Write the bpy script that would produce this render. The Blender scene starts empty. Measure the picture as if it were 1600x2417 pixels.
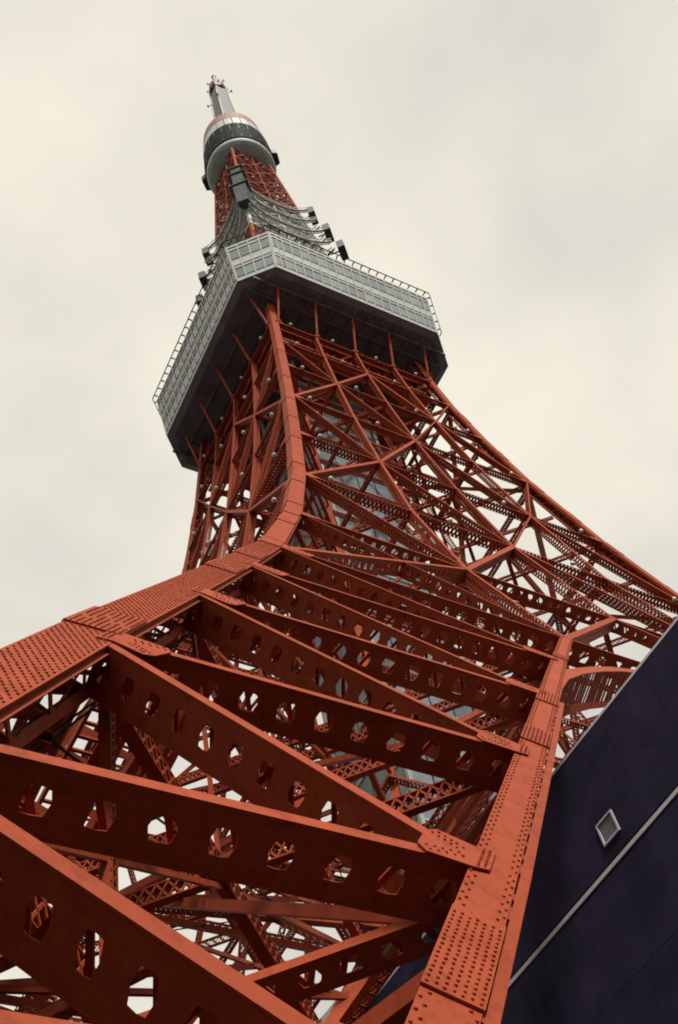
import bpy, math, random
from mathutils import Vector as V, Matrix
random.seed(7)
sc = bpy.context.scene
COL = sc.collection

# ------------------------------------------------------------------ camera
CAM_R = V((0.8871758, -0.4359026, -0.1513539))
CAM_D = V((0.3024167, 0.7970186, -0.5227863))
CAM_F = V((0.3485158, 0.4180315, 0.8389198))
CAM_P = V((-47.2346, -56.4576, 1.7394))
cd = bpy.data.cameras.new('camera')
cd.sensor_fit = 'VERTICAL'; cd.sensor_height = 36.0; cd.sensor_width = 24.0
cd.lens = 36.0 * 2866.904 / 2417.0
cd.clip_start = 0.1; cd.clip_end = 6000
cam = bpy.data.objects.new('camera', cd); COL.objects.link(cam)
m = Matrix.Identity(4)
for i in range(3):
    m[i][0] = CAM_R[i]; m[i][1] = -CAM_D[i]; m[i][2] = -CAM_F[i]; m[i][3] = CAM_P[i]
cam.matrix_world = m
sc.camera = cam
sc.cycles.filter_width = 1.9

# ------------------------------------------------------------------ world, sun, exposure
SUN_EL, SUN_AZ = math.radians(50), math.radians(192)      # azimuth: compass style, from +y clockwise
wd = bpy.data.worlds.new('World'); sc.world = wd; wd.use_nodes = True
nt = wd.node_tree; N = nt.nodes; Lk = nt.links; N.clear()
out = N.new('ShaderNodeOutputWorld'); bg = N.new('ShaderNodeBackground')
sky = N.new('ShaderNodeTexSky'); sky.sky_type = 'NISHITA'; sky.sun_disc = False
sky.sun_elevation = SUN_EL; sky.sun_rotation = SUN_AZ
sky.air_density = 1.6; sky.dust_density = 7.0; sky.ozone_density = 1.0
tc = N.new('ShaderNodeTexCoord'); mp = N.new('ShaderNodeMapping'); mp.inputs['Scale'].default_value = (1, 1, 1.6)
n1 = N.new('ShaderNodeTexNoise'); n1.inputs['Scale'].default_value = 2.3; n1.inputs['Detail'].default_value = 5; n1.inputs['Roughness'].default_value = .5
cr = N.new('ShaderNodeValToRGB')
cr.color_ramp.elements[0].position = .36; cr.color_ramp.elements[0].color = (6.9, 6.6, 6.05, 1)
cr.color_ramp.elements[1].position = .64; cr.color_ramp.elements[1].color = (10.0, 9.45, 7.85, 1)
mx = N.new('ShaderNodeMix'); mx.data_type = 'RGBA'; mx.inputs['Factor'].default_value = .93
Lk.new(tc.outputs['Generated'], mp.inputs['Vector']); Lk.new(mp.outputs['Vector'], n1.inputs['Vector'])
Lk.new(n1.outputs['Fac'], cr.inputs['Fac'])
Lk.new(sky.outputs['Color'], mx.inputs['A']); Lk.new(cr.outputs['Color'], mx.inputs['B'])
Lk.new(mx.outputs['Result'], bg.inputs['Color']); bg.inputs['Strength'].default_value = 0.1
Lk.new(bg.outputs['Background'], out.inputs['Surface'])

sd = bpy.data.lights.new('sun', 'SUN'); sd.energy = 5.0; sd.angle = math.radians(12); sd.color = (1, .95, .88)
so = bpy.data.objects.new('sun', sd); COL.objects.link(so)
sv = V((math.sin(SUN_AZ) * math.cos(SUN_EL), math.cos(SUN_AZ) * math.cos(SUN_EL), math.sin(SUN_EL)))
so.rotation_euler = sv.to_track_quat('Z', 'Y').to_euler(); so.location = sv * 300
sc.view_settings.view_transform = 'Standard'; sc.view_settings.look = 'None'
sc.view_settings.exposure = 0.0; sc.view_settings.gamma = 1.0; sc.view_settings.use_curve_mapping = False

# ------------------------------------------------------------------ materials
def mat(name, col, rough=.5, metal=0, var=.12, scale=3.0, bump=0.0, spec=.5, streak=0.0, bscale=None, col2=None, orand=0.0, speck=0.0):
    mt = bpy.data.materials.new(name); mt.use_nodes = True
    n = mt.node_tree.nodes; l = mt.node_tree.links; b = n['Principled BSDF']
    b.inputs['Roughness'].default_value = rough; b.inputs['Metallic'].default_value = metal
    b.inputs['Specular IOR Level'].default_value = spec
    t = n.new('ShaderNodeTexCoord'); no = n.new('ShaderNodeTexNoise')
    no.inputs['Scale'].default_value = scale; no.inputs['Detail'].default_value = 6; no.inputs['Roughness'].default_value = .62
    l.new(t.outputs['Object'], no.inputs['Vector'])
    r = n.new('ShaderNodeValToRGB')
    c2 = col2 or tuple(c * (1 - var * 2) for c in col)
    r.color_ramp.elements[0].position = .3; r.color_ramp.elements[0].color = (*c2, 1)
    r.color_ramp.elements[1].position = .7; r.color_ramp.elements[1].color = (*[min(1, c * (1 + var)) for c in col], 1)
    l.new(no.outputs['Fac'], r.inputs['Fac'])
    last = r.outputs['Color']
    if streak:
        mp = n.new('ShaderNodeMapping'); mp.inputs['Scale'].default_value = (3, 3, .16)
        l.new(t.outputs['Object'], mp.inputs['Vector'])
        s2 = n.new('ShaderNodeTexNoise'); s2.inputs['Scale'].default_value = 2.2; s2.inputs['Detail'].default_value = 4
        l.new(mp.outputs['Vector'], s2.inputs['Vector'])
        r2 = n.new('ShaderNodeValToRGB'); r2.color_ramp.elements[0].position = .55; r2.color_ramp.elements[1].position = .75
        l.new(s2.outputs['Fac'], r2.inputs['Fac'])
        ml = n.new('ShaderNodeMath'); ml.operation = 'MULTIPLY'; ml.inputs[1].default_value = streak
        l.new(r2.outputs['Color'], ml.inputs[0])
        mx = n.new('ShaderNodeMix'); mx.data_type = 'RGBA'; mx.blend_type = 'MULTIPLY'
        l.new(ml.outputs[0], mx.inputs['Factor']); l.new(last, mx.inputs['A']); mx.inputs['B'].default_value = (.55, .45, .42, 1)
        last = mx.outputs['Result']
    if speck:
        s3 = n.new('ShaderNodeTexNoise'); s3.inputs['Scale'].default_value = 7.0; s3.inputs['Detail'].default_value = 8; s3.inputs['Roughness'].default_value = .75
        l.new(t.outputs['Object'], s3.inputs['Vector'])
        r3 = n.new('ShaderNodeValToRGB'); r3.color_ramp.elements[0].position = .54; r3.color_ramp.elements[1].position = .70
        l.new(s3.outputs['Fac'], r3.inputs['Fac'])
        m3 = n.new('ShaderNodeMath'); m3.operation = 'MULTIPLY'; m3.inputs[1].default_value = speck; l.new(r3.outputs['Color'], m3.inputs[0])
        x3 = n.new('ShaderNodeMix'); x3.data_type = 'RGBA'; x3.blend_type = 'MULTIPLY'
        l.new(m3.outputs[0], x3.inputs['Factor']); l.new(last, x3.inputs['A']); x3.inputs['B'].default_value = (.45, .38, .4, 1); last = x3.outputs['Result']
    if orand:
        oi = n.new('ShaderNodeObjectInfo'); mr = n.new('ShaderNodeMapRange'); mr.inputs['To Min'].default_value = 1 - orand; mr.inputs['To Max'].default_value = 1 + orand
        l.new(oi.outputs['Random'], mr.inputs['Value'])
        vm = n.new('ShaderNodeVectorMath'); vm.operation = 'SCALE'; l.new(last, vm.inputs[0]); l.new(mr.outputs['Result'], vm.inputs['Scale']); last = vm.outputs['Vector']
    l.new(last, b.inputs['Base Color'])
    if bump:
        nb = n.new('ShaderNodeTexNoise'); nb.inputs['Scale'].default_value = bscale or scale * 6; nb.inputs['Detail'].default_value = 4
        l.new(t.outputs['Object'], nb.inputs['Vector'])
        bp = n.new('ShaderNodeBump'); bp.inputs['Strength'].default_value = bump; bp.inputs['Distance'].default_value = .02
        l.new(nb.outputs['Fac'], bp.inputs['Height']); l.new(bp.outputs['Normal'], b.inputs['Normal'])
    return mt
ORANGE = mat('orange_paint', (.275, .0515, .0215), .6, var=.10, scale=1.3, bump=.2, bscale=9, streak=.55, spec=.06, orand=.09, speck=.45)
WHITE = mat('white_paint', (.36, .38, .36), .55, var=.1, scale=.8, streak=.4)
GREYST = mat('grey_steel', (.10, .112, .108), .55, var=.15, scale=1.2, streak=.4)
DECKW = mat('deck_white_panel', (.31, .315, .305), .5, var=.06, scale=1.0, streak=.3)
DECKG = mat('deck_grey_panel', (.26, .27, .25), .5, var=.08, scale=1.0)
GLASS = mat('deck_glass', (.145, .18, .185), .18, var=.12, scale=.5, spec=.5, orand=.25)
DKGLASS = mat('dark_glass', (.011, .016, .0155), .65, var=.4, scale=.4, spec=.03)
BLACK = mat('black_metal', (.008, .008, .009), .7, var=.1, spec=.05)
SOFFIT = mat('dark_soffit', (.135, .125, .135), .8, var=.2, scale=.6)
BOWL = mat('bowl_grey', (.42, .46, .45), .6, var=.1, scale=.7)
SHAFT = mat('shaft_panel', (.19, .23, .25), .35, var=.2, scale=.35, spec=.5, orand=.3)
SHAFTD = mat('shaft_dark', (.05, .055, .07), .5, var=.2, scale=.4)
DKGREY = mat('dark_antenna', (.035, .04, .038), .6, var=.2)
BOXG = mat('antenna_grey', (.075, .086, .082), .75, var=.35, scale=1.5, streak=.6, spec=.1)
WPANE = mat('small_pane', (.09, .105, .125), .3, var=.2, scale=2)
LAMP = mat('lamp_white', (.42, .41, .41), .4, var=.05)
NAVY = mat('navy_cladding', (.022, .0185, .044), .7, var=.2, scale=.8, bump=.08, bscale=60, spec=.07, streak=.5, orand=.10)
TRIM = mat('pale_trim', (.42, .41, .44), .5, var=.08, scale=2)
ROOFW = mat('roof_house_paint', (.42, .44, .38), .6, var=.06, scale=1)
ASPH = mat('paving', (.035, .034, .034), .9, var=.2, scale=.4, bump=.2)
CONC = mat('concrete', (.07, .068, .066), .85, var=.15, scale=1.0, bump=.2)

# ------------------------------------------------------------------ mesh helpers
class MB:
    def __init__(s): s.v = []; s.f = []
    def add(s, vs, fs):
        o = len(s.v); s.v.extend([tuple(p) for p in vs]); s.f.extend([tuple(i + o for i in f) for f in fs])
    def hexa(s, p):   # p: 4 bottom, 4 top
        s.add(p, [(3, 2, 1, 0), (4, 5, 6, 7), (0, 1, 5, 4), (1, 2, 6, 5), (2, 3, 7, 6), (3, 0, 4, 7)])
    def box(s, lo, hi):
        x0, y0, z0 = lo; x1, y1, z1 = hi
        s.hexa([(x0, y0, z0), (x1, y0, z0), (x1, y1, z0), (x0, y1, z0), (x0, y0, z1), (x1, y0, z1), (x1, y1, z1), (x0, y1, z1)])
    def bar(s, a, b, n, w, h, so=0, no=0):
        """rectangular bar from a to b; w along side, h along n; offsets so (side), no (normal)"""
        a = V(a); b = V(b); t = (b - a).normalized(); n = V(n); n = (n - t * n.dot(t)).normalized(); sd = t.cross(n)
        o = sd * so + n * no
        c = [(-w/2, -h/2), (w/2, -h/2), (w/2, h/2), (-w/2, h/2)]
        s.hexa([a + o + sd*i + n*j for i, j in c] + [b + o + sd*i + n*j for i, j in c])
    def thin(s, a, b, n, w, h):   # uncapped bar
        a = V(a); b = V(b); t = (b - a).normalized(); n = V(n); n = (n - t * n.dot(t)).normalized(); sd = t.cross(n)
        c = [(-w/2, -h/2), (w/2, -h/2), (w/2, h/2), (-w/2, h/2)]
        s.add([a + sd*i + n*j for i, j in c] + [b + sd*i + n*j for i, j in c], [(0, 1, 5, 4), (1, 2, 6, 5), (2, 3, 7, 6), (3, 0, 4, 7)])
    def tube(s, pts, r, k=8, cap=True):
        rings = []
        for i, p in enumerate(pts):
            p = V(p); t = (V(pts[min(i+1, len(pts)-1)]) - V(pts[max(i-1, 0)])).normalized()
            u = t.orthogonal().normalized(); w = t.cross(u)
            rr = r[i] if isinstance(r, (list, tuple)) else r
            rings.append([p + (u*math.cos(2*math.pi*j/k) + w*math.sin(2*math.pi*j/k))*rr for j in range(k)])
        vs = [q for g in rings for q in g]; fs = []
        for i in range(len(pts)-1):
            for j in range(k):
                fs.append((i*k+j, i*k+(j+1) % k, (i+1)*k+(j+1) % k, (i+1)*k+j))
        if cap: fs += [tuple(range(k-1, -1, -1)), tuple((len(pts)-1)*k + j for j in range(k))]
        s.add(vs, fs)
    def poly_plate(s, pts, n, th):   # pts polygon (outer face), extruded along -n
        n = V(n).normalized(); k = len(pts); a = [V(p) for p in pts]; b = [p - n*th for p in a]
        s.add(a + b, [tuple(range(k)), tuple(range(2*k-1, k-1, -1))] + [(i, k+i, k+(i+1) % k, (i+1) % k) for i in range(k)])
    def perf(s, o, t, m, L, d, th, pitch, hl=.56, hw=.62, shape='oct'):
        """perforated plate: o corner, t long dir, m cross dir"""
        n = max(1, round(L/pitch)); p = L/n; nn = t.cross(m).normalized()*th*.5
        for i in range(n):
            c = o + t*(p*(i+.5)) + m*(d*.5)
            a, b = p*.5, d*.5; q_ = random.uniform(.94, 1.05); ha, hb = a*hl*q_, b*hw*random.uniform(.95, 1.05)
            k = .72 if shape == 'oct' else 1.0
            R = [(a, 0), (a, b), (0, b), (-a, b), (-a, 0), (-a, -b), (0, -b), (a, -b)]
            H = [(ha, 0), (ha*k, hb*(1 if shape != 'oct' else .92)), (0, hb), (-ha*k, hb*(1 if shape != 'oct' else .92)), (-ha, 0), (-ha*k, -hb*(1 if shape != 'oct' else .92)), (0, -hb), (ha*k, -hb*(1 if shape != 'oct' else .92))]
            vs = [c + t*x + m*y + nn for x, y in R] + [c + t*x + m*y + nn for x, y in H] + [c + t*x + m*y - nn for x, y in R] + [c + t*x + m*y - nn for x, y in H]
            fs = []
            for j in range(8):
                q = (j+1) % 8
                fs += [(j, q, 8+q, 8+j), (16+j, 24+j, 24+q, 16+q), (8+j, 8+q, 24+q, 24+j)]
            s.add(vs, fs)
    def obj(s, name, mt, parent=None, kind=None, smooth=False):
        me = bpy.data.meshes.new(name); me.from_pydata(s.v, [], s.f); me.update()
        me.materials.append(mt)
        if smooth:
            for p in me.polygons: p.use_smooth = True
        o = bpy.data.objects.new(name, me); COL.objects.link(o)
        if parent: o.parent = parent
        if kind: o['kind'] = kind
        return o

def member(mb, a, b, n, w, d, style='lace', tf=.035, pitch=None, bw=None, holes=(.56, .62)):
    """built-up lattice member: outer flange in the face plane, inner flange at depth d, two webs"""
    a = V(a); b = V(b); t = (b - a); L = t.length
    if L < .05: return
    t /= L; n = V(n); n = (n - t*n.dot(t)).normalized(); s = t.cross(n)
    mb.bar(a, b, n, w, tf, 0, -tf/2 - .012)
    mb.bar(a, b, n, w, tf, 0, -d + tf/2)
    e = w/2 - .02
    for sg in (-1, 1):
        if style == 'perf0' and sg == 1:
            kk = max(2, round(L/(d*1.1))); h_ = L/kk
            for i in range(kk):
                d0, d1 = (.1*d, .9*d) if i % 2 == 0 else (.9*d, .1*d)
                mb.thin(a + t*(h_*i) - n*d0, a + t*(h_*(i+1)) - n*d1, s, .09, .05)
        if style in ('perf', 'batten'):
            o = a + s*(sg*e) - n*(d - tf)
            if style == 'perf' and (s*sg).z > .15:      # upper web: open lacing
                k = max(2, round(L/(d*.9)))*2; h = L/k
                for i in range(k):
                    d0, d1 = (tf, d-tf) if i % 2 == 0 else (d-tf, tf)
                    mb.thin(a + t*(h*i) + s*(sg*e) - n*d0, a + t*(h*(i+1)) + s*(sg*e) - n*d1, s, .1, .03)
                continue
            mb.perf(o, t, n, L, d - 2*tf - .012, .02, pitch or d*1.25, holes[0], holes[1], 'oct' if style == 'perf' else 'rect')
        else:
            p = pitch or d*1.1; k = max(2, round(L/p)*2); h = L/k; c = bw or max(.05, d*.09)
            for i in range(k):
                d0, d1 = (tf, d-tf) if i % 2 == 0 else (d-tf, tf)
                mb.thin(a + t*(h*i) + s*(sg*e) - n*d0, a + t*(h*(i+1)) + s*(sg*e) - n*d1, s, c, .03)
                if style == 'xlace':
                    mb.thin(a + t*(h*i) + s*(sg*e) - n*d1, a + t*(h*(i+1)) + s*(sg*e) - n*d0, s, c, .03)

def rivet(mb, p, n, r=.021, h=.019, k=6):
    n = V(n).normalized(); u = n.orthogonal().normalized(); w = n.cross(u)
    r *= random.uniform(.85, 1.1); h *= random.uniform(.8, 1.15); p = p + u*random.uniform(-.006, .006) + w*random.uniform(-.006, .006)
    r1 = [p + (u*math.cos(2*math.pi*j/k) + w*math.sin(2*math.pi*j/k))*r for j in range(k)]
    r2 = [p + n*h*.75 + (u*math.cos(2*math.pi*j/k) + w*math.sin(2*math.pi*j/k))*r*.68 for j in range(k)]
    mb.add(r1 + r2, [(j, (j+1) % k, k+(j+1) % k, k+j) for j in range(k)] + [tuple(range(k, 2*k))])

def copy_rot(o, k, parent):
    """copy of a part (and its sub-parts), turned k quarter turns about the tower's axis"""
    c = o.copy(); COL.objects.link(c); c.parent = parent; c.rotation_euler = (0, 0, o.rotation_euler[2] + k*math.pi/2)
    for ch in list(o.children):
        g = ch.copy(); COL.objects.link(g); g.parent = c
    return c

def tag(o, label, cat=None, group=None, kind=None):
    if label: o['label'] = label
    if cat: o['category'] = cat
    if group: o['group'] = group
    if kind: o['kind'] = kind
    return o

# ------------------------------------------------------------------ ground
g = MB(); g.add([(-3000, -3000, 0), (3000, -3000, 0), (3000, 3000, 0), (-3000, 3000, 0)], [(0, 1, 2, 3)])
go = g.obj('ground', ASPH); go['kind'] = 'structure'

# ------------------------------------------------------------------ tower profile
LZ = [0, 7.5, 12.8, 20, 28.6, 38.5, 48.6, 64, 80, 93.5, 106.9, 118.3, 127.8, 135, 142.8]
LW = [52.1, 48.88, 46.62, 43.42, 39.5, 35.0, 30.5, 24.55, 19.6, 16.8, 14.47, 12.93, 11.84, 11.25, 10.7]
UZ = [142.8, 153, 160, 167, 174, 181, 188, 195, 202, 209, 216, 223, 230, 237, 246]
def interp(z, X, Y):
    if z <= X[0]: return Y[0] + (Y[1]-Y[0])*(z-X[0])/(X[1]-X[0])
    for i in range(len(X)-1):
        if z <= X[i+1]: return Y[i] + (Y[i+1]-Y[i])*(z-X[i])/(X[i+1]-X[i])
    return Y[-1]
def W(z):
    if z <= 142.8: return interp(z, LZ, LW)
    return interp(z, [142.8, 153, 181, 211, 239, 246], [10.7, 9.0, 7.25, 5.8, 4.49, 4.15])
def SL(z, e=.3): return (W(z-e) - W(z+e))/(2*e)          # batter
def S(z): return interp(z, [0, 25, 60, 143, 160, 246], [1.12, 1.12, 1.06, .86, .6, .42])   # leg plate width
def XI(z): return 13.4 + .69*(48.6 - z)                   # inner chord of a foot
def fn(z): return V((0, -1, SL(z))).normalized()          # outward normal of the face y = -W
def fp(u, z, off=0.0): return V((u, -W(z), z)) + fn(z)*off
TOWER = bpy.data.objects.new('lattice_tower', None); COL.objects.link(TOWER)
tag(TOWER, 'tall orange steel lattice tower with a grey observation deck and spire', 'tower')

def put4(mb, name, mt, label=None):
    o = mb.obj(name, mt, TOWER)
    return [o] + [copy_rot(o, k, TOWER) for k in (1, 2, 3)]

# ------------------------------------------------------------------ corner legs (built at corner -,-)
def leg_mesh(zs):
    mb = MB()
    for z0, z1 in zip(zs[:-1], zs[1:]):
        w0, w1, s0, s1 = W(z0), W(z1), S(z0), S(z1); T = .06
        for sw in (0, 1):     # sw=0 plate on the -y face, 1 on the -x face
            def P(a, b, z): return (a, b, z) if sw == 0 else (b, a, z)
            i0 = 0 if sw == 0 else T
            mb.hexa([P(-w0+i0, -w0, z0), P(-w0+s0, -w0, z0), P(-w0+s0, -w0+T, z0), P(-w0+i0, -w0+T, z0),
                     P(-w1+i0, -w1, z1), P(-w1+s1, -w1, z1), P(-w1+s1, -w1+T, z1), P(-w1+i0, -w1+T, z1)])
            if z0 < 130:      # lip angle along the inner edge
                for (e0, e1, y0, y1) in ((-.05, .0, T+.004, .2), (.0, .11, .15, .19)):
                    mb.hexa([P(-w0+s0+e0, -w0+y0, z0), P(-w0+s0+e1, -w0+y0, z0), P(-w0+s0+e1, -w0+y1, z0), P(-w0+s0+e0, -w0+y1, z0),
                             P(-w1+s1+e0, -w1+y0, z1), P(-w1+s1+e1, -w1+y0, z1), P(-w1+s1+e1, -w1+y1, z1), P(-w1+s1+e0, -w1+y1, z1)])
        # inner corner chord and laced inner sides
        q0 = V((-w0+s0, -w0+s0, z0)); q1 = V((-w1+s1, -w1+s1, z1))
        mb.bar(q0, q1, (1, 1, 0), .22, .22)
        for sw in (0, 1):
            a0 = V((-w0+s0-.03, -w0+.2, z0)); a1 = V((-w1+s1-.03, -w1+.2, z1)); n = V((1, 0, 0))
            if sw: a0 = V((a0.y, a0.x, z0)); a1 = V((a1.y, a1.x, z1)); n = V((0, 1, 0))
            L = (a1-a0).length; k = max(2, round(L/(s0*.95)))
            for i in range(k):
                f0, f1 = i/k, (i+1)/k
                A, B = (a0.lerp(a1, f0), q0.lerp(q1, f1)) if i % 2 == 0 else (q0.lerp(q1, f0), a0.lerp(a1, f1))
                mb.thin(A, B, n, .13, .04)
    return mb
lower = [z for z in LZ]; 
lo_mb = leg_mesh(lower)
legs = [lo_mb.obj('leg', ORANGE, TOWER)]

# splice cover plates and rivets of one leg
def leg_covers():
    out = []
    rv = MB()
    for zc, ln in ((20.2, 2.0), (34.2, 2.2), (40.4, 2.4), (47.6, 2.2), (57.5, 2.0), (62.0, 2.2), (66.5, 2.0), (75.5, 2.6), (82.5, 2.4), (91, 2.6), (98, 2.4), (105, 2.4), (113, 2.4), (123, 2.4)):
        z1 = zc + ln
        for sw in (0, 1):
            mb = MB()
            def P(a, b, z): return (a, b, z) if sw == 0 else (b, a, z)
            q = []
            for z in (zc, z1):
                w, s = W(z), S(z)
                q += [P(-w-.035+(.03 if sw else 0), -w-.045, z), P(-w+s-.03, -w-.045, z), P(-w+s-.03, -w-.004, z), P(-w-.035+(.03 if sw else 0), -w-.004, z)]
            mb.hexa(q); out.append(mb)
            if zc < 50 and sw == 0:   # dense rivet lines on the cover
                L = ln/ math.cos(math.atan(SL(zc+1)))
                nr = 9
                for r in range(nr):
                    brk = random.uniform(.3, .7)
                    for i in range(int(ln/.085)):
                        f = (i+.5)*.085/ln
                        if abs(f-brk) < .06 or f > .97: continue
                        z = zc + f*ln; w, s = W(z), S(z)
                        rivet(rv, V((-w + s*(.07+.86*r/(nr-1)), -w-.045, z)), fn(z), .023, .028)
    # staggered field rivets on the -y plate
    z = 10.0; row = 0
    cov = [(20.2, 22.2), (34.2, 36.4), (40.4, 42.8), (47.6, 49.8)]
    while z < 50:
        if not any(a-.05 < z < b+.05 for a, b in cov):
            w, s = W(z), S(z); n = 7
            for i in range(n):
                u = s*(.07 + .86*(i + (.5 if row % 2 else 0))/(n-.5))
                rivet(rv, V((-w+u, -w, z)), fn(z), .028, .032)
        z += .128 if z < 34 else .17; row += 1
    return out, rv
cov, rv = leg_covers()
for mb in cov: mb.obj('splice_plate', ORANGE, legs[0])
rv.obj('rivets', ORANGE, legs[0], 'stuff')
legs += [copy_rot(legs[0], k, TOWER) for k in (1, 2, 3)]

# ------------------------------------------------------------------ faces above the arch
LV = [48.6, 64, 80, 93.5, 106.9, 118.3, 127.8, 135]
def U(j, z):     # node columns 0..4 across a face
    w, s = W(z), S(z); f = interp(z, [48.6, 64, 135], [.44, .475, .475])
    return [-w + s, -f*w, 0.0, f*w, w - s][j]
def size(z): return interp(z, [20, 48, 80, 107, 140], [1.1, 1.05, .9, .75, .55])
for z in LV:
    mb = MB(); d = size(z)*(1.25 if z < 50 else 1.0); w = .2 if z < 70 else .14
    st = 'perf' if z < 70 else 'xlace'
    member(mb, fp(U(0, z), z), fp(U(4, z), z), fn(z), w, d, st, pitch=d*.8, bw=.13, holes=(.54, .5))
    put4(mb, 'horizontal_girder', ORANGE)
for j in (1, 2, 3):
    mb = MB()
    zz = LV if j != 2 else LV[1:]
    for z0, z1 in zip(zz[:-1], zz[1:]):
        zm = (z0+z1)/2; d = size(zm)*.95
        member(mb, fp(U(j, z0), z0), fp(U(j, z1), z1), fn(zm), .32 if z0 < 90 else .28, d, 'xlace', pitch=d*1.0, bw=.11)
    put4(mb, 'post', ORANGE)
DI = {0: 'xdudud', 1: 'uududu'}
for c in (0, 1):
    for r, ch in enumerate(DI[c]):
        z0, z1 = LV[r], LV[r+1]; zm = (z0+z1)/2; d = size(zm)*.9
        for ud in ('ud' if ch == 'x' else ch):
            for mir in (0, 1):
                mb = MB()
                za, zb = (z0, z1) if ud == 'u' else (z1, z0)
                a, b = fp(U(c, za), za), fp(U(c+1, zb), zb)
                if mir: a.x, b.x = -a.x, -b.x
                wide = .42 if (zm < 80 and c == 1) else .31
                member(mb, a, b, fn(zm), wide if ud == 'u' else .17, d, 'perf' if zm < 60 else 'xlace', pitch=d*.8, bw=.11, holes=(.54, .5))
                put4(mb, 'diagonal_brace', ORANGE)
# small gussets at leg and post nodes
for z in LV[1:]:
    for c in (0, 1, 2):
        for mir in ((0, 1) if c != 2 else (0,)):
            mb = MB(); n = fn(z); o = fp(U(c, z), z, .02); x = V((1, 0, 0)); v = n.cross(x).normalized()
            if v.z < 0: v = -v
            k = size(z)*(1.0 if c == 0 else .55)
            pts = [(-.25, .5), (.15, .55), (1.3, .2), (1.3, -.2), (.15, -.55), (-.25, -.5)] if c == 0 else [(-.7, 0), (-.35, .6), (.35, .6), (.7, 0), (.35, -.6), (-.35, -.6)]
            pp = [o + x*(a*k) + v*(b*k) for a, b in pts]
            if mir: pp = [V((-p.x, p.y, p.z)) for p in pp][::-1]
            mb.poly_plate(pp, n, .03); put4(mb, 'gusset_plate', ORANGE)

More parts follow.
